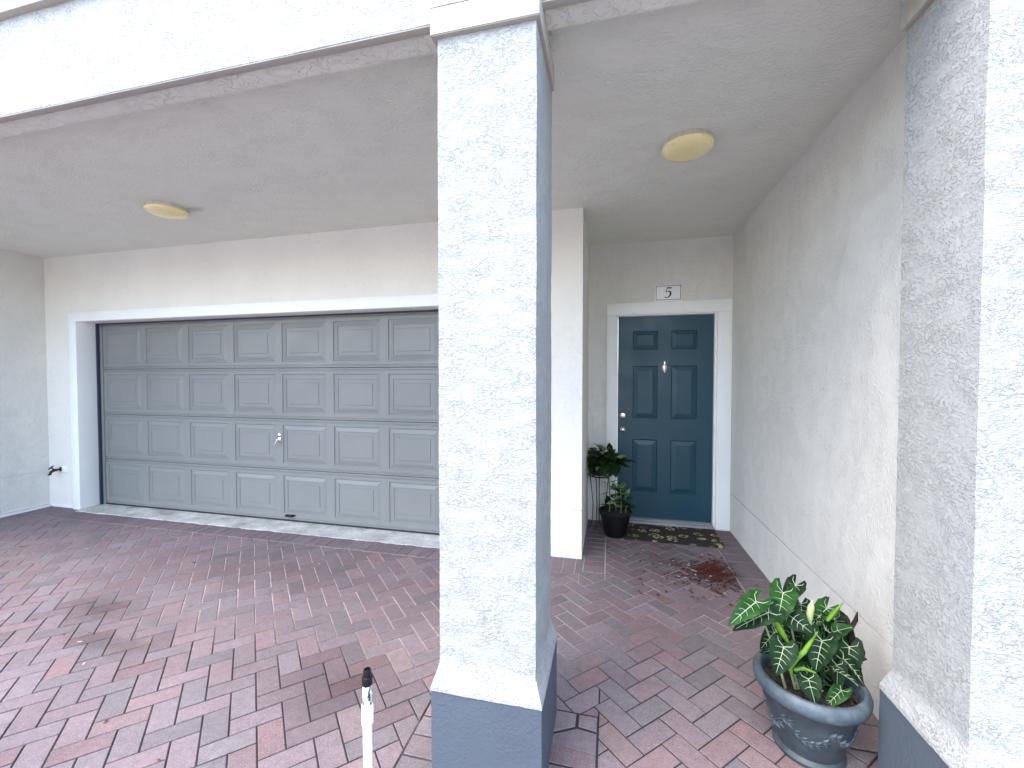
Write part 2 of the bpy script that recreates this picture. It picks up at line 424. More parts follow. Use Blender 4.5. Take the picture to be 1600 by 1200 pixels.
def ew(a, b):
    e1 = a * W1; e2 = 1.02 + b * W2
    return ((e1 - e2) * s, (e1 + e2) * s)
for a in range(-80, 75):
    for b in range(-90, 110):
        k = (a - b) % 4
        if k == 0: pl = [ew(a, b), ew(a + 2, b), ew(a + 2, b + 1), ew(a, b + 1)]
        elif k == 3: pl = [ew(a, b), ew(a + 1, b), ew(a + 1, b + 2), ew(a, b + 2)]
        else: continue
        cx = sum(p[0] for p in pl) / 4; cy = sum(p[1] for p in pl) / 4
        if not (-9.1 < cx < 4.1 and -3.1 < cy < 4.7): continue
        if cx < XL - .25 and cy > 1.2: continue
        if cx > 1.5 and cy > 1.9: continue
        pls = [pl]
        for rc in borders: pls = [k for p_ in pls for k in minus(p_, rc)]
        rn = random.random()
        for p_ in pls: brick(bm, lay, p_, rnd=rn)
# soldier course along the garage sill and under the pier
x = XL - .02
while x < XC:
    wd = .1005; brick(bm, lay, [(x, 3.228), (min(x + wd, XC + .02), 3.228), (min(x + wd, XC + .02), 3.52), (x, 3.52)], rnd=random.uniform(.1, .8)); x += wd
y = 3.285
while y < 4.56:
    brick(bm, lay, [(XC - (.03 if y > 3.5 else -.022), y), (-.034, y), (-.034, y + .099), (XC - (.03 if y > 3.5 else -.022), y + .099)], rnd=random.uniform(.3, 1)); y += .1
y = 1.955
while y < 4.56:
    brick(bm, lay, [(.934, y), (1.22, y + random.uniform(-.002, .002)), (1.22, y + .148), (.934, y + .148)], rnd=random.uniform(.1, .6)); y += .15
# border around the column
for yy in (1.0, 1.1, 1.2, 1.3, 1.4, 1.5, 1.6): brick(bm, lay, [(-.30, yy), (-.044, yy), (-.044, yy + .098), (-.30, yy + .098)])
brick(bm, lay, [(-.30, 1.70), (-.044, 1.672), (-.044, 1.78), (-.13, 1.79)]); brick(bm, lay, [(-.30, 1.705), (-.135, 1.795), (-.135, 1.868), (-.30, 1.868)])
brick(bm, lay, [(-.128, 1.797), (-.044, 1.785), (-.044, 1.868), (-.128, 1.868)])
for yy in (1.0, 1.1, 1.2, 1.3, 1.4, 1.5, 1.6, 1.7): brick(bm, lay, [(-.80, yy), (-.55, yy), (-.55, yy + .098), (-.80, yy + .098)])
brick(bm, lay, [(-.8, 1.8), (-.55, 1.8), (-.55, 1.868), (-.8, 1.868)])
for xx in (-.60, -.5, -.4, -.3): brick(bm, lay, [(xx, 1.0), (xx + .098, 1.0), (xx + .098, 1.5), (xx, 1.5)])
pv = link('pavement', bm, M['pav'])
tag(pv, 'mauve and red brick pavers laid in a herringbone with straight borders', 'paving', kind='structure')

# concrete sill in front of the garage door, with a ragged mortar lip
bm = bmesh.new()
xs = [GX0 + .003 + i * (GX1 - GX0 - .006) / 260 for i in range(261)]
rows = []
for j, yy in enumerate([3.425, 3.427, 3.44, 3.47, 3.52, 3.58, 3.64, 3.80]):
    row = []
    for x in xs:
        k = noise.noise(Vector((x * 9, j * .15, 0))) * .014 + noise.noise(Vector((x * 40, j * .3, 3))) * .006
        z = [-.02, .0045, .006, .0065, .007, .0075, .008, .008][j] + noise.noise(Vector((x * 12, yy * 20, 7))) * .0015
        row.append(bm.verts.new((x, yy + (k if j < 3 else k * .3 if j == 3 else 0), z)))
    rows.append(row)
for a, b in zip(rows, rows[1:]):
    for i in range(len(xs) - 1): bm.faces.new((a[i], a[i + 1], b[i + 1], b[i]))
o = link('concrete_sill', bm, M['conc'], smooth=40); tag(o, 'pale stained concrete sill strip under the garage door', 'sill', kind='structure')

# ------------------------------------------------------------------ walls
def b2(name, boxes, m, parent=None, bev=.003):
    bm = bmesh.new()
    for q in boxes: box(bm, *q, bev=bev)
    fixn(bm)
    return link(name, bm, m, parent, smooth=35)
JG = .410
# garage wall: face slabs above and below the control joint, core behind
gw = empty('garage_wall', ((XL + XC) / 2, YG, 0)); tag(gw, 'beige stucco wall around the wide garage opening, ending in a pier', 'wall', kind='thing')
def kid(o, p):
    o.parent = p; o.matrix_parent_inverse = Matrix.Translation(p.location).inverted()
    return o
kid(b2('wall_face', [
    (XL - .2, GX0 - .02, YG, YG + .3, .035, JG - .004), (XL - .2, GX0 - .02, YG, YG + .3, JG + .004, H),
    (GX0 - .02, GX1 + .02, YG, YG + .18, GZ + .02, H + .004), (GX1 + .02, XC, YG, 4.8, .0, JG - .004), (GX1 + .02, XC, YG, 4.8, JG + .004, H)], M['wallf'], bev=0), gw)
kid(b2('joint_core', [(XL - .2, GX0 - .03, YG + .009, YG + .2, .0, H - .01)], M['wallf'], bev=0), gw)
kid(b2('joint_core', [(GX1 + .03, XC - .009, YG + .009, 4.7, .005, H - .01)], M['wallf'], bev=0), gw)
tr = b2('door_surround', [(GX0 - .115, GX0, YG - .022, YG + .205, .0, GZ), (GX1, GX1 + .115, YG - .022, YG + .205, .0, GZ), (GX0 - .115, GX1 + .115, YG - .022, YG + .205, GZ, GZ + .105)], M['trim'], bev=.002)
tr['label'] = 'white smooth trim and reveal framing the garage door'; kid(tr, gw)
kid(b2('base_strip', [(XL, GX0 - .116, YG + .004, YG + .02, .0, .0345), (XL, GX0 - .116, YG - .004, YG + .02, .030, .0355)], M['trim'], bev=0), gw)
sl = b2('weather_seal', [(GX0, GX0 + .022, GDY - .035, GDY + .1, .0, GZ), (GX1 - .022, GX1, GDY - .035, GDY + .1, .0, GZ), (GX0 + .022, GX1 - .022, GDY - .03, GDY + .1, GZ - .012, GZ)], M['seal'], bev=0); kid(sl, gw)
gb = b2('guide_rail', [(GX0 + .0225, GX0 + .058, GDY - .012, GDY + .1, .0, GZ - .0125)], M['gdoor'], bev=.002); kid(gb, gw)
gb = b2('guide_rail', [(GX1 - .056, GX1 - .0225, GDY - .012, GDY + .1, .0, GZ - .0125)], M['gdoor'], bev=.002); kid(gb, gw)

ew_ = empty('entry_wall', (.46, YD, 0)); tag(ew_, 'shaded beige stucco wall framing the front door at the end of the passage', 'wall', kind='thing')
kid(b2('wall_face', [(XC - .1, .05, YD, YD + .25, 0, H), (.05, 1.045, YD, YD + .25, 2.15, H), (1.045, XR + .1, YD, YD + .25, 0, H)], M['wall'], bev=0), ew_)
cas = b2('door_casing', [(-.037, .062, YD - .02, YD + .002, .0, 2.15), (1.018, 1.150, YD - .02, YD + .002, .0, 2.15), (-.037, 1.150, YD - .02, YD + .002, 2.1505, 2.272)], M['trim'], bev=.003)
cas['label'] = 'wide white casing around the teal front door'; kid(cas, ew_)
kid(b2('door_jamb', [(.0625, .076, YD - .006, YD + .14, .0, 2.138), (.996, 1.0175, YD - .006, YD + .14, .0, 2.138), (.0625, 1.0175, YD - .006, YD + .14, 2.1385, 2.1495)], M['trim'], bev=.002), ew_)
kid(b2('threshold', [(.077, .995, YD - .055, YD + .13, .0, .038), (.077, .995, YD - .02, YD + .1, .0385, .052)], M['alu'], bev=.004), ew_)

# right side wall and left side wall
rw = empty('side_wall', (XR, 3.1, 0)); tag(rw, 'long stucco passage wall beside the front door with a scored line near the ground', 'wall', kind='thing')
kid(b2('wall_face', [(XR, XR + .22, 1.5, YD, .0, JZ - .004), (XR, XR + .22, 1.5, YD, JZ + .004, H)], M['wall'], bev=0), rw)
kid(b2('joint_core', [(XR + .008, XR + .2, 1.6, YD, .0, H - .01)], M['wall'], bev=0), rw)
lw = empty('side_wall', (XL, 2.5, 0)); tag(lw, 'side wall in the corner left of the garage door, short scored line above its base', 'wall', kind='thing')
JL = .427
kid(b2('wall_face', [(XL - .2, XL, 1.5, YG, .040, JL - .004), (XL - .2, XL, 1.5, YG, JL + .004, H), (XL - .2, XL, 3.385, YG, JL - .0045, JL + .0045)], M['wall'], bev=0), lw)
kid(b2('joint_core', [(XL - .19, XL - .008, 1.5, YG, .0, H - .01)], M['wall'], bev=0), lw)
kid(b2('base_strip', [(XL - .01, XL + .010, 1.5, YG - .002, .0, .030), (XL - .006, XL + .014, 1.5, YG - .002, .036, .0395)], M['trim'], bev=0), lw)

# porch ceiling and the beam / fascia in front
bm = bmesh.new(); box(bm, XL - .2, XR + .22, 1.56, 4.8, H, H + .2)
o = link('porch_ceiling', bm, M['ceil']); tag(o, 'grey textured ceiling over the driveway bay and the front door passage', 'ceiling', kind='thing')
fb = empty('front_beam', (-2.6, 1.5, 2.81)); tag(fb, 'white stucco beam across the top of the bays with rough grey underside', 'beam', kind='thing')
bm = bmesh.new(); grid_box(bm, XL - .6, XR + 2.2, 1.507, 1.612, 2.812, 2.93, .016, .0022, 26, faces='zY'); fixn(bm)
for f in bm.faces: pass
kid(link('soffit', bm, M['beam'], smooth=60), fb)
bm = bmesh.new(); grid_box(bm, XL - .6, XR + 2.2, 1.470, 1.66, 2.803, 3.262, .03, .0010, 20, faces='y'); fixn(bm)
for f in bm.faces:
    if f.normal.y > 0: f.normal_flip()
kid(link('fascia', bm, M['face'], smooth=60), fb)
kid(b2('drip_edge', [(XL - .6, XR + 2.2, 1.472, 1.508, 2.797, 2.9)], M['smooth'], bev=.003), fb)
kid(b2('upper_band', [(XL - .6, XR + 2.2, 1.438, 1.60, 3.262, 3.55)], M['smooth'], bev=.004), fb)
kid(b2('upper_wall', [(XL - .6, XR + 2.2, 1.472, 1.6, 3.551, 6.0), (XL - .6, XR + .22, 1.602, 4.8, H + .21, 6.0)], M['face'], bev=0), fb)

# ------------------------------------------------------------------ columns
def column(x0, x1, y0, y1, label):
    cx, cy = (x0 + x1) / 2, (y0 + y1) / 2
    t = empty('column', (cx, cy, 0)); tag(t, label, 'column', 'stucco columns at the front of the porch', 'thing')
    def flare(z):
        return .027 * max(0, min(1, (.445 - z) / .085)) ** 1.15 if z < .445 else 0
    bm = bmesh.new(); grid_box(bm, x0, x1, y0, y1, .351, 2.84, .0115, .0013, 26, taper=flare, faces='xXyYz')
    fixn(bm); kid(link('shaft', bm, M['col'], smooth=50), t)
    bm = bmesh.new(); grid_box(bm, x0 - .0245, x1 + .0245, y0 - .0245, y1 + .0245, 0, .3505, .03, .0007, 12, faces='xXyYZ')
    fixn(bm); p = link('plinth', bm, M['plinth'], smooth=50); p['label'] = 'slate blue painted base of the column'; kid(p, t)
    bm = bmesh.new()
    zb, zt = 2.7156, 2.812
    box(bm, x0 - .020, x1 + .012, y0 - .020, min(y1 - .0, 1.812), zb, zt)
    # sloped top
    a = [bm.verts.new(v) for v in ((x0 - .020, y0 - .020, zt), (x1 + .012, y0 - .020, zt), (x1 + .012, y0 + .04, zt + .03), (x0 - .020, y0 + .04, zt + .03))]
    bm.faces.new(a)
    fixn(bm); bmesh.ops.bevel(bm, geom=[e for e in bm.edges if len(e.link_faces) == 2], offset=.003, segments=2, affect='EDGES')
    c = link('capital', bm, M['smooth'], smooth=40); c['label'] = 'smooth cream band around the top of the column'; kid(c, t)
    return t
column(-.610, -.249, 1.438, 1.820, 'free standing white stucco column on a slate blue base between garage bay and passage')
column(1.006, 1.40, 1.460, 1.797, 'bluish white stucco column against the passage wall, behind the blue grey planter')

# ------------------------------------------------------------------ garage door
gd = kid(empty('garage_door', ((GX0 + GX1) / 2, GDY, 0)), gw); gd['label'] = 'wide grey panelled garage door with four rows of raised rectangles'; gd.location = ((GX0 + GX1) / 2, GDY, 0)
DX0, DX1 = -5.80, -.915
PW = (DX1 - DX0) / 8
def nested(bm, x0, x1, z0, z1, y, prof):
    """rings of rectangles: prof = [(inset, depth)...]; last is filled"""
    prev = None
    for ins, dep in prof:
        r = [bm.verts.new(p) for p in ((x0 + ins, y + dep, z0 + ins), (x1 - ins, y + dep, z0 + ins), (x1 - ins, y + dep, z1 - ins), (x0 + ins, y + dep, z1 - ins))]
        if prev:
            for i in range(4): bm.faces.new((prev[i], prev[(i + 1) % 4], r[(i + 1) % 4], r[i]))
        prev = r
    bm.faces.new(prev)
GP = [(0, 0), (.004, .008), (.010, .009), (.046, .001), (.050, .0005), (.054, .006), (.088, .006), (.092, .001), (.10, .001)]
for r_ in range(4):
    bm = bmesh.new(); zb = .022 + r_ * .5285; hh = .5285
    y = GDY
    # horizontal rail strips, full width, with shallow ribs near each seam
    def strip(pts):
        vs = [[bm.verts.new((x, y + d, zb + z)) for x in (DX0, DX1)] for z, d in pts]
        for a, b in zip(vs, vs[1:]): bm.faces.new((a[0], a[1], b[1], b[0]))
    z0, z1 = .064, .464
    strip([(.0015, .03), (.0015, .004), (.005, .0), (.016, .0), (.018, .008), (.027, .008), (.030, .0), (z0, 0)])
    strip([(z1, 0), (hh - .034, 0), (hh - .032, .008), (hh - .023, .008), (hh - .020, .0), (hh - .006, .0), (hh - .0025, .004), (hh - .0025, .03)])
    for c_ in range(8):
        xa = DX0 + c_ * PW; px0, px1 = xa + .043, xa + PW - .043
        for q0, q1 in ((xa, px0), (px1, xa + PW)):
            bm.faces.new([bm.verts.new(p) for p in ((q0, y, zb + z0), (q1, y, zb + z0), (q1, y, zb + z1), (q0, y, zb + z1))])
        nested(bm, px0, px1, zb + z0, zb + z1, y, GP)
    # back
    bm.faces.new([bm.verts.new(p) for p in ((DX0, y + .03, zb), (DX0, y + .03, zb + hh), (DX1, y + .03, zb + hh), (DX1, y + .03, zb))])
    bmesh.ops.remove_doubles(bm, verts=bm.verts[:], dist=1e-5)
    kid(link('door_section', bm, M['gdoor']), gd)
kid(b2('bottom_seal', [(DX0, DX1, GDY - .004, GDY + .03, .0085, .0235)], M['rubber'], bev=.003), gd)
# T handle on its plate, lock above it
hx = DX0 + 4 * PW; hz = .022 + .5285 + .30
bm = bmesh.new(); lathe(bm, [(.0, -.010), (.016, -.010), (.021, -.006), (.022, 0)], 24, hx - .002, GDY, hz + .055, axis='Y'); lathe(bm, [(.0, -.013), (.005, -.013), (.006, -.010)], 12, hx - .002, GDY, hz + .055, axis='Y')
fixn(bm); kid(link('lock_cylinder', bm, M['chrome'], smooth=40), gd)
bm = bmesh.new(); box(bm, hx - .017, hx + .017, GDY - .004, GDY, hz - .032, hz + .032, bev=.003)
lathe(bm, [(.012, 0), (.011, -.03), (.0, -.032)], 18, hx, GDY, hz - .004, axis='Y')
tube(bm, [(hx + .010, GDY - .032, hz + .020), (hx - .004, GDY - .036, hz), (hx - .020, GDY - .040, hz - .045)], [.007, .008, .006], 10)
fixn(bm); kid(link('turn_handle', bm, M['chrome'], smooth=40), gd)
bm = bmesh.new(); lx = hx + .10
box(bm, lx - .03, lx + .09, GDY - .005, GDY + .002, .066, .078, bev=.002); tube(bm, [(lx - .02, GDY - .005, .072), (lx - .018, GDY - .03, .070), (lx + .05, GDY - .03, .064), (lx + .052, GDY - .005, .066)], .006, 8)
box(bm, lx + .045, lx + .065, GDY - .022, GDY, .058, .082, bev=.003)
fixn(bm); kid(link('lift_handle', bm, M['iron'], smooth=40), gd)

# ------------------------------------------------------------------ front door
FX0, FX1, FZ0, FZ1, FY = .079, .993, .056, 2.134, YD + .030
fd = kid(empty('front_door', (.536, FY, .05)), ew_); fd['label'] = 'dark teal six panel front door with knocker and silver knobs'
bm = bmesh.new()
xsd = [FX0, .228, .471, .601, .845, FX1]; zsd = [FZ0, .326, .869, 1.088, 1.627, 1.793, 1.984, FZ1]
FP = [(0, 0), (.003, .005), (.008, .011), (.012, .011), (.052, .002), (.055, .002)]
for i in range(5):
    for j in range(7):
        x0, x1, z0, z1 = xsd[i], xsd[i + 1], zsd[j], zsd[j + 1]
        if i in (1, 3) and j in (1, 3, 5): nested(bm, x0, x1, z0, z1, FY, FP if j != 5 else [(a * (.85 if a > .02 else 1), b) for a, b in FP])
        else: bm.faces.new([bm.verts.new(p) for p in ((x0, FY, z0), (x1, FY, z0), (x1, FY, z1), (x0, FY, z1))])
for q in (((FX0, FY, FZ0), (FX0, FY, FZ1), (FX0, FY + .04, FZ1), (FX0, FY + .04, FZ0)), ((FX1, FY, FZ0), (FX1, FY + .04, FZ0), (FX1, FY + .04, FZ1), (FX1, FY, FZ1)),
          ((FX0, FY + .04, FZ0), (FX0, FY + .04, FZ1), (FX1, FY + .04, FZ1), (FX1, FY + .04, FZ0)), ((FX0, FY, FZ1), (FX1, FY, FZ1), (FX1, FY + .04, FZ1), (FX0, FY + .04, FZ1)), ((FX0, FY, FZ0), (FX0, FY + .04, FZ0), (FX1, FY + .04, FZ0), (FX1, FY, FZ0))):
    bm.faces.new([bm.verts.new(p) for p in q])
bmesh.ops.remove_doubles(bm, verts=bm.verts[:], dist=1e-5)
kid(link('door_leaf', bm, M['fdoor']), fd)
bm = bmesh.new(); lathe(bm, [(.033, 0), (.033, -.006), (.028, -.012), (.022, -.014), (.020, -.024), (.0, -.026)], 28, .130, FY, 1.115, axis='Y')
fixn(bm); kid(link('deadbolt', bm, M['chrome'], smooth=40), fd)
bm = bmesh.new(); lathe(bm, [(.033, 0), (.033, -.005), (.026, -.011), (.012, -.016), (.011, -.030), (.022, -.036), (.0275, -.046), (.0265, -.058), (.018, -.066), (.0, -.068)], 28, .130, FY, .969, axis='Y')
fixn(bm); kid(link('door_knob', bm, M['chrome'], smooth=50), fd)
# knocker: urn-shaped back plate, small ball on top and hanging striker
bm = bmesh.new(); kx, kz = .536, 1.612
prof = [(-.055, .004), (-.045, .014), (-.03, .021), (-.008, .027), (.012, .026), (.026, .016), (.034, .008), (.04, .011), (.05, .011), (.058, .004)]
fr = [[bm.verts.new((kx + s_ * w_, FY - d_, kz + z_)) for z_, w_ in prof] for s_, d_ in ((-1, .001), (-.55, .009), (.55, .009), (1, .001))]
for a, b in zip(fr, fr[1:]):
    for i in range(len(prof) - 1): bm.faces.new((a[i], b[i], b[i + 1], a[i + 1]))
fixn(bm)
for f in bm.faces:
    if f.normal.y > 0: f.normal_flip()
tube(bm, [(kx - .015, FY - .012, kz + .018), (kx - .017, FY - .018, kz - .005), (kx - .008, FY - .02, kz - .03), (kx + .008, FY - .02, kz - .03), (kx + .017, FY - .018, kz - .005), (kx + .015, FY - .012, kz + .018)], .0045, 8)
lathe(bm, [(.0, -.03), (.009, -.027), (.011, -.018), (.007, -.01)], 14, kx, FY, kz - .032, axis='Y')
kid(link('door_knocker', bm, M['chrome'], smooth=50), fd)

# ------------------------------------------------------------------ number plaque
pq = empty('number_plaque', (.561, YD, 2.355)); tag(pq, 'small white plaque with a black number 5 above the front door', 'house number', kind='thing')
kid(b2('plate', [(.430, .692, YD - .012, YD - .0002, 2.2725, 2.443)], M['white'], bev=.003), pq)
bm = bmesh.new(); t_ = .005; x0, x1, z0, z1 = .443, .679, 2.286, 2.430
for q in ((x0, x1, z0, z0 + t_), (x0, x1, z1 - t_, z1), (x0, x0 + t_, z0 + t_, z1 - t_), (x1 - t_, x1, z0 + t_, z1 - t_)): box(bm, q[0], q[1], YD - .0135, YD - .0118, q[2], q[3])
kid(link('border_line', bm, M['ink']), pq)
bm = bmesh.new()
# the digit: thin flag, thin stem, bowl swelling on its right side
def stroke(pts, ws):
    L = []
    P_ = [Vector((p[0], 0, p[1])) for p in pts]
    for i, p in enumerate(P_):
        d = (P_[min(i + 1, len(P_) - 1)] - P_[max(i - 1, 0)]).normalized(); nn = Vector((-d.z, 0, d.x))
        L.append((p + nn * ws[i] / 2, p - nn * ws[i] / 2))
    for (a, b), (c, d) in zip(L, L[1:]):
        vv = [bm.verts.new((q.x, YD - .0132, q.z)) for q in (a, b, d, c)]; bm.faces.new(vv)
cx0, cz0 = .560, 2.358
A = lambda x, z: (cx0 + x + z * .10, cz0 + z)
stroke([A(-.018, .047), A(0, .048), A(.024, .046), A(.030, .052)], [.014, .014, .012, .004])
stroke([A(-.014, .048), A(-.022, .006)], [.007, .007])
bowl = [A(-.022, .006), A(-.012, .014), A(.004, .016), A(.018, .008), A(.024, -.008), A(.021, -.026), A(.010, -.041), A(-.006, -.049), A(-.020, -.047), A(-.027, -.040)]
stroke(bowl, [.005, .006, .010, .015, .018, .016, .011, .008, .009, .012])
fixn(bm)
for f in bm.faces:
    if f.normal.y > 0: f.normal_flip()
kid(link('digit', bm, M['ink']), pq)

# ------------------------------------------------------------------ ceiling lights
def clight(x, y, label):
    t = empty('ceiling_light', (x, y, H)); tag(t, label, 'ceiling light', 'round ceiling lights of the porch', 'thing')
    bm = bmesh.new(); lathe(bm, [(.138, 0), (.140, -.010), (.143, -.022), (.140, -.024), (.128, -.024)], 64, x, y, H - .0005); fixn(bm); kid(link('lamp_base', bm, M['lampbase'], smooth=40), t)
    bm = bmesh.new(); lathe(bm, [(.136, -.0245), (.144, -.027), (.146, -.033), (.142, -.042), (.130, -.053), (.112, -.0605), (.09, -.066), (.06, -.0705), (.03, -.0725), (.001, -.073)], 72, x, y, H); fixn(bm); kid(link('diffuser', bm, M['lamp'], smooth=50), t)
    for a in (.6, 1.9, 2.6):
        bm = bmesh.new(); box(bm, x + .1425 * math.cos(a) - .003, x + .1425 * math.cos(a) + .003, y + .1425 * math.sin(a) - .003, y + .1425 * math.sin(a) + .003, H - .024, H - .019)
        kid(link('screw', bm, M['iron']), t)
clight(-3.503, 2.700, 'round yellowed ceiling light above the driveway in front of the garage door')
clight(.434, 2.685, 'round yellowed ceiling light above the passage to the front door')

# ------------------------------------------------------------------ hose tap
hb = empty('hose_tap', (-6.19, YG, .444)); tag(hb, 'brass hose tap with blue wheel on the wall by the garage corner', 'tap', kind='thing')
kid(b2('wall_plate', [(-6.165, -6.095, YG - .006, YG + .001, .415, .485)], M['trim'], bev=.002), hb)
bm = bmesh.new(); x, y, z = -6.185, YG, .447
lathe(bm, [(.026, 0), (.026, -.006), (.012, -.008), (.011, -.05)], 20, x, y, z, axis='Y')
tube(bm, [(x, y - .03, z), (x - .004, y - .055, z), (x - .010, y - .08, z - .012), (x - .013, y - .095, z - .036)], [.013, .016, .014, .013], 14)
lathe(bm, [(.017, .0), (.017, .012), (.012, .014)], 16, x - .013, y - .096, z - .05)
tube(bm, [(x - .004, y - .055, z), (x - .012, y - .078, z + .026)], [.009, .007], 10); fixn(bm); kid(link('tap_body', bm, M['brass'], smooth=50), hb)
bm = bmesh.new()
c0 = Vector((x - .014, y - .083, z + .033)); ax = Vector((-.25, -.65, .72)).normalized(); u_ = ax.orthogonal().normalized(); v_ = ax.cross(u_)
tube(bm, [c0 + (u_ * math.cos(k * math.pi / 8) + v_ * math.sin(k * math.pi / 8)) * (.024 + .003 * math.cos(k * 1.25 * math.pi)) for k in range(17)], .005, 8)
for k in range(3): tube(bm, [c0 + (u_ * math.cos(k * 1.05) + v_ * math.sin(k * 1.05)) * .022, c0 - (u_ * math.cos(k * 1.05) + v_ * math.sin(k * 1.05)) * .022], .0045, 6)
kid(link('wheel_handle', bm, M['bluewheel'], smooth=50), hb)

# ------------------------------------------------------------------ sprinkler riser
px, py, pz = -.709, 1.115, .62
sr = empty('sprinkler_riser', (px, py, 0)); tag(sr, 'upright white plastic pipe with a black sprinkler nozzle in the driveway', 'pipe', kind='thing')
def part_l(name, prof, m, par, x, y, n=28):
    bm = bmesh.new(); lathe(bm, prof, n, x, y, 0); fixn(bm); return kid(link(name, bm, m, smooth=40), par)
part_l('pipe', [(.0136, 0), (.0136, pz - .145)], M['white'], sr, px, py)
part_l('coupling', [(.0136, pz - .166), (.0175, pz - .164), (.0180, pz - .115), (.0165, pz - .108), (.0125, pz - .106)], M['white'], sr, px, py)
part_l('riser_neck', [(.0135, pz - .108), (.0132, pz - .085), (.0142, pz - .083), (.0142, pz - .065), (.0130, pz - .062), (.0138, pz - .045)], M['neck'], sr, px, py)
part_l('nozzle', [(.0130, pz - .046), (.0158, pz - .045), (.0160, pz - .024), (.0150, pz - .021), (.0120, pz - .020), (.0115, pz - .003), (.0105, pz), (.0085, pz), (.0080, pz - .008), (.0045, pz - .008), (.0040, pz - .002), (.0005, pz - .002)], M['black'], sr, px, py)

# ------------------------------------------------------------------ door mat
dm = bmesh.new()
nx_, ny_ = 60, 34
g_ = [[dm.verts.new((-.43 + .86 * i / nx_, -.24 + .48 * j / ny_ , .016 + .002 * noise.noise(Vector((i * .2, j * .2, 0))) + (.012 * max(0, (i - 52) / 8) ** 2 if j < 8 else 0))) for i in range(nx_ + 1)] for j in range(ny_ + 1)]
for j in range(ny_):
    for i in range(nx_): dm.faces.new((g_[j][i], g_[j][i + 1], g_[j + 1][i + 1], g_[j + 1][i]))
r = bmesh.ops.extrude_face_region(dm, geom=dm.faces[:])
for v in [e for e in r['geom'] if isinstance(e, bmesh.types.BMVert)]: v.co.z = .002
fixn(dm)
o = link('door_mat', dm, M['mat'], loc=(.565, 4.262, 0)); o.rotation_euler.z = R(-1.5)
tag(o, 'dark brown door mat with tan swirling pattern on the pavers below the front door', 'door mat', kind='thing')

# ------------------------------------------------------------------ leaves
def leaf_mesh(bm, base, tip, up, width, kind='arrow', curl=.25, veins=True, mi=0, mv=1, fold=.18, nseg=14):
    """one leaf blade from its stalk joint to its tip, with lobes behind the joint and raised veins"""
    base, tip = Vector(base), Vector(tip)
    ax = tip - base; L = ax.length; ax.normalize()
    up = (Vector(up) - ax * Vector(up).dot(ax)).normalized(); sd_ = ax.cross(up).normalized()
    def prof(t):
        if kind == 'arrow':    # t in [-.42,1]
            if t < 0: return (.62 + .5 * t) if t > -.30 else max(.0, .47 * (1 - ((-t - .30) / .14) ** 2))
            return .60 * (1 - t) ** .85 * (1 + .75 * t) if t < .999 else 0
        return math.sin(math.pi * min(1, (t + .0) ** .72)) * .5 * 1.15
    def inner(t):              # gap between the lobes behind the joint
        return 0 if t >= 0 else min(.55, (-t) * 1.0) * .62
    def pt(t, s_):
        w_ = inner(t) + (max(prof(t), inner(t) + .004) - inner(t)) * abs(s_)
        sx = (1 if s_ >= 0 else -1) * w_ * width
        z = -curl * L * (max(t, 0) ** 2) * .6 - fold * -abs(sx) * .9 - abs(sx) ** 2 / max(width, .01) * .55
        wav = .075 * width * math.sin(t * 17 + s_ * 3 + base.x * 90) * abs(s_) ** 1.5
        return base + ax * (t * L) + sd_ * sx + up * (z + wav)
    t0 = -.42 if kind == 'arrow' else 0
    ts = [t0 + (1 - t0) * i / nseg for i in range(nseg + 1)]
    for sg in (-1, 1):
        rows = [[bm.verts.new(pt(t, sg * k / 4 if k else sg * 1e-6)) for k in range(5)] for t in ts]
        for a, b in zip(rows, rows[1:]):
            for k in range(4):
                q = (a[k], a[k + 1], b[k + 1], b[k]); f = bm.faces.new(q if sg > 0 else q[::-1]); f.material_index = mi; f.smooth = True
    if veins:
        def vein(p, r0, r1):
            q = [a + up * .0012 for a in p]; tube(bm, q, [r0 + (r1 - r0) * i / (len(q) - 1) for i in range(len(q))], 5, mv)
        vein([pt(t / 10, 0) for t in range(0, 10)], .0018 * L / .15, .0006)
        for sg in (-1, 1):
            if kind == 'arrow': vein([pt(-.01, 0), pt(-.12, sg * .45), pt(-.26, sg * .55)], .0014, .0006)
            for tv in ((.02, .22, .42, .6) if L > .085 else (.05, .3)):
                vein([pt(tv, 0), pt(tv + .05, sg * .3), pt(min(.97, tv + .12), sg * .62)], .0012, .0004)

# ------------------------------------------------------------------ large planter
PX, PY = .79, 1.915
pl = empty('planter', (PX, PY, 0)); tag(pl, 'large round blue grey planter with leaf relief beside the right hand column', 'planter', kind='thing')
rimz = .30
bm = bmesh.new()
lathe(bm, [(.001, .0), (.118, .0), (.123, .006), (.124, .016), (.118, .024), (.112, .030), (.116, .042), (.128, .085), (.142, .130), (.154, .175), (.163, .212), (.166, .216), (.168, .236), (.175, .240)], 96, PX, PY, 0)
fixn(bm); kid(link('pot_body', bm, M['potbody_shade'], smooth=35), pl)
bm = bmesh.new()
lathe(bm, [(.168, .240), (.184, .241), (.192, .248), (.197, .262), (.198, .278), (.193, .292), (.183, .300), (.172, .300), (.164, .292), (.160, .275), (.156, .245)], 96, PX, PY, 0)
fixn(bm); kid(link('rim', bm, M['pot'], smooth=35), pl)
bm = bmesh.new()
def potr(z): return .116 + (z - .042) * (.163 - .116) / (.212 - .042)
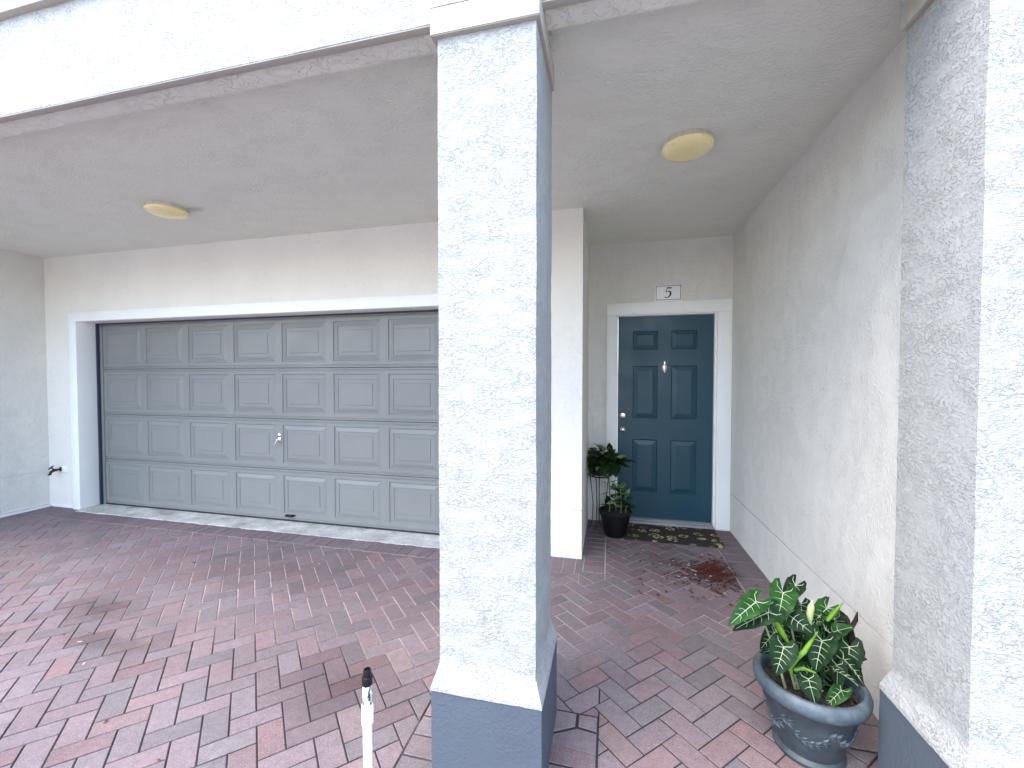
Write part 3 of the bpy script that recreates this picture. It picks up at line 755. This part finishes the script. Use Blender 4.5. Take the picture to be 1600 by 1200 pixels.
def relief(a0, z0, ang, L, w_):
    pts = []
    for i in range(7):
        t = i / 6; ww = w_ * math.sin(math.pi * t ** .8)
        row = []
        for s_ in (-1, -.5, 0, .5, 1):
            u = t * L * math.cos(ang) - s_ * ww * math.sin(ang); v = t * L * math.sin(ang) + s_ * ww * math.cos(ang)
            z = z0 + v; rr = potr(z) + .0005 + .0095 * (1 - abs(s_) ** 1.5) * math.sin(math.pi * min(.98, max(.03, t)))
            a = a0 + u / potr(z0)
            row.append(bm.verts.new((PX + rr * math.cos(a), PY + rr * math.sin(a), z)))
        pts.append(row)
    for a, b in zip(pts, pts[1:]):
        for k in range(4): bm.faces.new((a[k], a[k + 1], b[k + 1], b[k]))
for sw in range(6):
    c = sw * math.pi / 3 + .1
    for i in range(7):
        t = i / 6; a = c + (t - .5) * .92; z = .125 + .055 * (2 * t - 1) ** 2 - .01
        sl_ = .11 * 2 * (2 * t - 1) * .5
        relief(a, z, sl_ + .62, .034, .0052); relief(a + .02, z - .002, sl_ - .62, .034, .0052); relief(a, z + .001, sl_, .03, .0022)
for f in bm.faces: f.smooth = True
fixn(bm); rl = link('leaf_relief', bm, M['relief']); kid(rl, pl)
bm = bmesh.new()
rings = []
for i in range(14):
    r_ = .160 * (i + .05) / 13; rings.append([bm.verts.new((PX + r_ * math.cos(k * math.pi / 24), PY + r_ * math.sin(k * math.pi / 24), .262 + .012 * noise.noise(Vector((r_ * 20 * math.cos(k * math.pi / 24), r_ * 20 * math.sin(k * math.pi / 24), 2))) - .012 * (i / 13) ** 2)) for k in range(48)])
for a, b in zip(rings, rings[1:]):
    for k in range(48): bm.faces.new((a[k], b[k], b[(k + 1) % 48], a[(k + 1) % 48]))
for i in range(70):
    a, r_ = random.uniform(0, 6.28), .15 * math.sqrt(random.random()); q = Vector((PX + r_ * math.cos(a), PY + r_ * math.sin(a), .264)); sz = random.uniform(.004, .011)
    m4 = Matrix.Translation(q) @ Matrix.Rotation(random.uniform(0, 6), 4, 'Z') @ Matrix.Rotation(random.uniform(-.6, .6), 4, 'X') @ Matrix.Diagonal((sz * 1.6, sz * .8, sz * .45, 1))
    bmesh.ops.create_icosphere(bm, subdivisions=1, radius=1, matrix=m4)
    if i < 14:
        for f in bm.faces[-20:]: f.material_index = 1
fixn(bm); kid(link('soil', bm, [M['soil'], M['litterpale']], smooth=50), pl)

ap = empty('leafy_plant', (PX, PY, .26)); tag(ap, 'large plant with dark arrow shaped leaves and white veins growing in the planter', 'plant', kind='thing')
LEAVES = [
    ((0.556, 1.8, 0.627), (0.466, 1.72, 0.601), (-0.07, -0.75, 0.78), 0.105, 'leafmid', (0.69, 1.873, 0.258)),
    ((0.686, 1.9, 0.628), (0.637, 1.8, 0.582), (-0.13, -0.75, 0.69), 0.125, 'leafmid', (0.76, 1.907, 0.258)),
    ((0.6, 1.8, 0.592), (0.49, 1.76, 0.553), (-0.25, -0.75, 0.64), 0.1, 'leafdark', (0.727, 1.876, 0.258)),
    ((0.691, 1.86, 0.563), (0.737, 1.8, 0.546), (-0.33, -0.75, 0.56), 0.12, 'leafdark', (0.764, 1.925, 0.258)),
    ((0.651, 1.79, 0.47), (0.616, 1.74, 0.409), (-0.08, -0.75, 0.62), 0.12, 'leafdark', (0.739, 1.878, 0.258)),
    ((0.81, 1.86, 0.474), (0.763, 1.8, 0.415), (-0.53, -0.75, 0.41), 0.13, 'leafdark', (0.796, 1.898, 0.258)),
    ((0.741, 1.8, 0.352), (0.74, 1.75, 0.31), (-0.36, -0.75, 0.76), 0.1, 'leafdark', (0.774, 1.892, 0.258)),
    ((0.867, 1.84, 0.302), (0.805, 1.8, 0.268), (-0.43, -0.75, 0.41), 0.07, 'leafmid', (0.81, 1.885, 0.258)),
    ((0.891, 1.97, 0.454), (0.941, 1.95, 0.498), (-0.29, -0.75, 0.8), 0.08, 'leafmid', (0.832, 1.92, 0.258)),
    ((0.944, 1.95, 0.414), (0.919, 1.9, 0.339), (-0.1, -0.75, 0.72), 0.12, 'leafdark', (0.853, 1.944, 0.258)),
    ((0.893, 2.02, 0.527), (0.815, 1.95, 0.498), (-0.17, -0.75, 0.72), 0.1, 'leafmid', (0.82, 1.964, 0.258)),
    ((0.87, 1.88, 0.375), (0.858, 1.84, 0.331), (-0.07, -0.75, 0.46), 0.08, 'leafdark', (0.828, 1.919, 0.258)),
    ((0.933, 2.0, 0.395), (0.865, 1.92, 0.316), (-0.32, -0.75, 0.61), 0.15, 'leafdark', (0.84, 1.957, 0.258)),
    ((0.791, 1.98, 0.415), (0.75, 1.92, 0.343), (-0.3, -0.75, 0.73), 0.14, 'leafdark', (0.785, 1.95, 0.258)),
    ((0.649, 1.88, 0.473), (0.602, 1.86, 0.419), (-0.1, -0.75, 0.58), 0.08, 'leafdark', (0.743, 1.927, 0.258)),
    ((0.962, 2.0, 0.335), (0.972, 1.95, 0.271), (-0.19, -0.75, 0.59), 0.1, 'leafdark', (0.839, 1.933, 0.258)),
    ((0.853, 1.94, 0.336), (0.839, 1.9, 0.264), (-0.2, -0.75, 0.47), 0.12, 'leafdark', (0.828, 1.916, 0.258)),
    ((0.79, 2.0, 0.543), (0.778, 1.95, 0.503), (-0.09, -0.75, 0.52), 0.1, 'leafdark', (0.808, 1.948, 0.258)),
    ((0.93, 2.03, 0.479), (0.96, 2.0, 0.421), (-0.3, -0.75, 0.61), 0.12, 'leafdark', (0.845, 1.951, 0.258)),
    ((0.848, 2.0, 0.485), (0.867, 1.97, 0.433), (-0.39, -0.75, 0.48), 0.12, 'leafdark', (0.811, 1.957, 0.258)),
    ((0.752, 1.96, 0.638), (0.696, 1.9, 0.601), (-0.24, -0.75, 0.43), 0.09, 'leafdark', (0.79, 1.939, 0.258)),
    ((0.686, 1.92, 0.508), (0.697, 1.88, 0.448), (-0.1, -0.75, 0.48), 0.1, 'leafdark', (0.763, 1.902, 0.258)),
]
FURLED = [(0.767, 1.86, 0.538), (0.765, 1.86, 0.573), (0.77, 1.86, 0.604), (0.774, 1.86, 0.631)]
S1 = [(0.682, 1.8, 0.369), (0.676, 1.8, 0.388), (0.7, 1.8, 0.428), (0.729, 1.81, 0.453), (0.75, 1.82, 0.48), (0.781, 1.83, 0.525)]
S2 = [(0.853, 1.92, 0.527), (0.873, 1.92, 0.561), (0.907, 1.92, 0.608)]
S3 = [(0.678, 1.82, 0.472), (0.647, 1.81, 0.524), (0.621, 1.8, 0.567), (0.599, 1.8, 0.587)]
S4 = [(0.688, 1.79, 0.387), (0.717, 1.79, 0.4), (0.763, 1.8, 0.382)]
D1 = [(0.959, 1.98, 0.283), (0.972, 1.98, 0.406), (0.963, 1.98, 0.476), (0.98, 1.98, 0.514), (0.985, 1.98, 0.547)]
D2 = [(0.98, 1.98, 0.287), (0.988, 1.98, 0.345), (0.996, 1.98, 0.382), (1.007, 1.98, 0.406)]
D3 = [(0.963, 1.98, 0.476), (0.949, 1.98, 0.51), (0.941, 1.98, 0.518)]
rr = random.Random(11)
for i in range(18):
    a = rr.uniform(0, 6.28); q = rr.uniform(.03, .13); h = rr.uniform(.33, .50)
    b_ = Vector((PX + q * math.cos(a) + .01, PY + q * math.sin(a) + .02, h)); d_ = Vector((math.cos(a + rr.uniform(-.7, .7)), math.sin(a + rr.uniform(-.7, .7)), rr.uniform(-1.6, .5))).normalized()
    L_ = rr.uniform(.07, .11)
    bm = bmesh.new(); leaf_mesh(bm, b_, b_ + d_ * L_, (rr.uniform(-.8, .8), -.5, .7), L_ * .5, curl=.6, fold=.7); kid(link('leaf', bm, [M['leafdark'], M['vein']]), ap)
    bm = bmesh.new(); s0 = Vector((PX + rr.uniform(-.05, .05), PY + rr.uniform(-.05, .05), .258)); tube(bm, [s0, s0.lerp(b_, .5) + Vector((0, 0, .02)), b_], [.005, .004, .0025], 8); kid(link('stalk', bm, M['leafmid'], smooth=50), ap)
def bladetube(name, pts, rads, m):
    bm = bmesh.new(); tube(bm, pts, rads, 10); fixn(bm); return kid(link(name, bm, M[m], smooth=60), ap)
bladetube('new_leaf', FURLED, [.005, .0125, .0115, .002], 'leafpale')
bladetube('sheath', S1, [.006, .010, .0085, .009, .007, .002], 'leaflime')
bladetube('sheath', S2, [.006, .0085, .001], 'leaflime')
bladetube('sheath', S3, [.006, .011, .009, .003], 'leaflime')
bladetube('sheath', S4, [.006, .006, .003], 'leaflime')
bladetube('dried_stem', D1, [.012, .014, .009, .008, .002], 'dry')
bladetube('dried_stem', D2, [.012, .011, .006, .001], 'dry')
bladetube('dried_stem', D3, [.008, .006, .001], 'dry')
for (bs, tp, up, wd, mt, stem0) in LEAVES:
    bm = bmesh.new(); leaf_mesh(bm, bs, Vector(tp) + (Vector(tp) - Vector(bs)) * .18, up, wd * .66, curl=.55, fold=.7); lf = link('leaf', bm, [M[mt], M['vein']]); kid(lf, ap)
    bm = bmesh.new(); b_ = Vector(bs); s0 = Vector(stem0); mid = (b_ + s0) / 2 + Vector((0, 0, .03))
    tube(bm, [s0, s0.lerp(mid, .6) + Vector((0, 0, .01)), mid.lerp(b_, .5), b_], [.0055, .0042, .003, .0022], 8); kid(link('stalk', bm, M['leafmid' if int(b_.x * 1000) % 3 else 'palestalk'], smooth=50), ap)

# ------------------------------------------------------------------ small pots by the front door
sp = empty('flower_pot', (.055, 4.13, 0)); tag(sp, 'low black plastic pot on the pavers at the corner of the door mat', 'plant pot', kind='thing')
bm = bmesh.new(); lathe(bm, [(.001, 0), (.095, 0), (.100, .01), (.125, .12), (.142, .205), (.155, .208), (.160, .222), (.158, .238), (.150, .240), (.143, .236), (.138, .2)], 56, .055, 4.13, 0); fixn(bm); kid(link('pot_body', bm, M['black'], smooth=35), sp)
bm = bmesh.new(); lathe(bm, [(.140, .215), (.09, .224), (.04, .228), (.001, .226)], 40, .055, 4.13, 0); fixn(bm); kid(link('soil', bm, M['soil'], smooth=50), sp)
st = empty('plant_stand', (-.105, 4.30, 0)); tag(st, 'thin black wire plant stand between the pier and the front door casing', 'plant stand', kind='thing')
sx, sy, sz = -.100, 4.30, .530
bm = bmesh.new()
ringp = lambda r, z: [(sx + r * math.cos(k * math.pi / 16), sy + r * math.sin(k * math.pi / 16), z) for k in range(33)]
tube(bm, ringp(.108, sz), .005, 8); tube(bm, ringp(.075, sz - .012), .004, 8)
for k in range(4): tube(bm, [(sx + .108 * math.cos(k * math.pi / 4), sy + .108 * math.sin(k * math.pi / 4), sz), (sx - .108 * math.cos(k * math.pi / 4), sy - .108 * math.sin(k * math.pi / 4), sz)], .003, 6)
kid(link('tray_ring', bm, M['iron'], smooth=50), st)
for a in (3.6, 4.4, 5.9, 1.6):
    bm = bmesh.new(); dx, dy = math.cos(a), math.sin(a)
    tube(bm, [(sx + dx * .100, sy + dy * .100, sz), (sx + dx * .086, sy + dy * .086, sz - .10), (sx + dx * .066, sy + dy * .066, sz - .28), (sx + dx * .075, sy + dy * .075, .08), (sx + dx * .105, sy + dy * .105, .005)], .0042, 8)
    kid(link('leg', bm, M['iron'], smooth=50), st)
hp = empty('flower_pot', (sx, sy, sz)); tag(hp, 'black pot full of trailing leaves standing on the wire plant stand', 'plant pot', kind='thing')
bm = bmesh.new(); lathe(bm, [(.001, .006), (.070, .006), (.078, .02), (.098, .13), (.106, .132), (.106, .15), (.098, .15), (.094, .13), (.001, .128)], 40, sx, sy, sz); fixn(bm); kid(link('pot_body', bm, M['black'], smooth=35), hp)

def foliage(name, cen, rad, count, size, mats, parent, seed, droop=.5, weights=(8, 2)):
    rr = random.Random(seed); bm = bmesh.new()
    for i in range(count):
        th = rr.uniform(0, 2 * math.pi); ph = math.acos(rr.uniform(-.55, 1)); q = rr.uniform(.45, 1)
        d = Vector((math.sin(ph) * math.cos(th), math.sin(ph) * math.sin(th), math.cos(ph)))
        p = Vector(cen) + Vector((d.x * rad[0], d.y * rad[1], d.z * rad[2])) * q
        p.y = min(p.y, YD - .03); p.x = max(p.x, XC + .012)
        L = size * rr.uniform(.7, 1.3)
        dd = (d + Vector((rr.uniform(-.5, .5), rr.uniform(-.5, .5), rr.uniform(-droop - .5, .3)))).normalized()
        e = p + dd * L; e.x = max(e.x, XC + .01); e.y = min(e.y, YD - .02)
        mi = 0 if rr.random() < weights[0] / sum(weights) else 1
        leaf_mesh(bm, p, e, (d.x * .5, d.y * .5 - .2, 1), L * .62, kind='oval', curl=.5, veins=False, mi=mi, nseg=6)
        if i % 3 == 0: tube(bm, [Vector(cen) - Vector((0, 0, rad[2] * .3)), p.lerp(Vector(cen), .4) + Vector((0, 0, .02)), p], .0018, 5, 0)
    o = link(name, bm, [M[k] for k in mats]); kid(o, parent); return o
tp_ = empty('trailing_plant', (sx, sy, sz + .14)); tag(tp_, 'dark trailing houseplant spilling over the pot on the wire stand', 'plant', kind='thing')
foliage('foliage', (sx + .055, sy - .04, sz + .165), (.18, .14, .115), 140, .095, ('pothos', 'pothosv'), tp_, 5, .7, (9, 1))
cp = empty('cane_plant', (.055, 4.13, .225)); tag(cp, 'small upright plant with pale green leaves in the low black pot', 'plant', kind='thing')
for (x_, y_, top, sd__) in ((.000, 4.11, .56, 1), (.105, 4.10, .50, 2), (.06, 4.17, .44, 3), (.15, 4.12, .40, 6)):
    bm = bmesh.new(); rr = random.Random(sd__)
    tube(bm, [(x_, y_, .222), (x_ + .006, y_, .3), (x_ - .004, y_, top - .05), (x_, y_, top)], [.006, .005, .004, .003], 8, 1)
    for i in range(13):
        z_ = .27 + (top - .27) * i / 12; a = i * 2.4 + sd__; L = rr.uniform(.075, .11)
        dr = Vector((math.cos(a), math.sin(a) * .9, rr.uniform(.2, 1.2) if i > 8 else rr.uniform(-.3, .6))).normalized()
        leaf_mesh(bm, (x_, y_, z_), Vector((x_, y_, z_)) + dr * L, (0, 0, 1) if abs(dr.z) < .8 else (1, 0, 0), L * .5, kind='oval', curl=.3, veins=False, mi=1 if i > 8 or rr.random() < .25 else 0, nseg=6)
    kid(link('stem', bm, [M['pothos'], M['pothosv']]), cp)

# ------------------------------------------------------------------ litter
def flake(bm, x, y, L, W_, a, mi=0, z=.0015, cup=.4):
    ca, sa = math.cos(a), math.sin(a)
    v = []
    for t, w_ in ((-1, 0), (-.5, .7), (0, 1), (.5, .65), (1, 0)):
        for s_ in ((0,) if w_ == 0 else (-1, 0, 1)):
            lx, ly = t * L, s_ * w_ * W_
            v.append(bm.verts.new((x + lx * ca - ly * sa, y + lx * sa + ly * ca, z + cup * (abs(s_) * W_ * .6 + t * t * L * .18))))
    for q in ((0, 1, 2), (0, 2, 3), (1, 4, 5, 2), (2, 5, 6, 3), (4, 7, 8, 5), (5, 8, 9, 6), (7, 10, 8), (8, 10, 9)):
        f = bm.faces.new([v[i] for i in q]); f.material_index = mi
FLAKES = [(-5.080, 2.583, 0.021, 0.8, 'litter'), (-3.095, 1.744, 0.015, 2.6, 'litter'), (-3.471, 1.809, 0.013, 1.6, 'litter'), (-3.281, 2.693, 0.024, 0.7, 'litter'), (-3.720, 3.057, 0.015, 2.6, 'litter'), (-2.133, 1.338, 0.018, 2.2, 'litter'), (-2.671, 2.166, 0.012, 1.1, 'litter'), (-2.233, 2.470, 0.014, 2.0, 'litter'), (-1.711, 1.246, 0.013, 2.9, 'litter'), (-3.072, 1.492, 0.012, 2.2, 'litter'), (-2.971, 1.791, 0.012, 0.8, 'litter'), (-4.467, 2.688, 0.014, 0.5, 'litterpale'), (-4.863, 3.091, 0.009, 2.1, 'litterpale'), (-4.532, 3.178, 0.011, 0.1, 'litterpale'), (-2.924, 1.716, 0.015, 0.5, 'litterpale'), (-2.036, 2.538, 0.008, 1.0, 'litterpale'), (-2.279, 2.910, 0.012, 2.2, 'litterpale'), (-2.230, 3.231, 0.009, 1.0, 'litterpale'), (-3.451, 2.976, 0.008, 1.3, 'litterpale'), (-2.678, 1.587, 0.013, 2.2, 'litterpale'), ]
for i, (x, y, L, a, mt) in enumerate(FLAKES):
    bm = bmesh.new(); flake(bm, 0, 0, L, L * .34, a); o = link('fallen_leaf', bm, M[mt], loc=(x, y, 0))
    if mt == 'litterpale': tag(o, 'tiny pale dry leaf scrap lying loose on the driveway pavers', 'fallen leaf', 'pale leaf scraps on the driveway', 'thing')
    else: tag(o, 'tiny dark dry leaf lying loose on the driveway pavers', 'fallen leaf', 'dark dry leaves on the driveway', 'thing')
bm = bmesh.new(); rr = random.Random(3)
for i in range(520):
    if i < 340: x, y = rr.gauss(.80, .075), rr.gauss(3.50, .13)
    elif i < 460: x, y = rr.gauss(.58, .10), rr.gauss(3.42, .12)
    else: x, y = rr.uniform(.2, .92), rr.uniform(3.0, 3.9)
    if x > 1.12: continue
    flake(bm, x, y, rr.uniform(.007, .020), rr.uniform(.004, .010), rr.uniform(0, 6.3), mi=1 if i % 11 == 0 and i > 340 else 0, z=.0025 + rr.uniform(0, .004))
o = link('petal_litter', bm, [M['petal'], M['litterpale']]); tag(o, 'scatter of rust red petals and crumbs on the passage pavers', 'litter', kind='stuff')
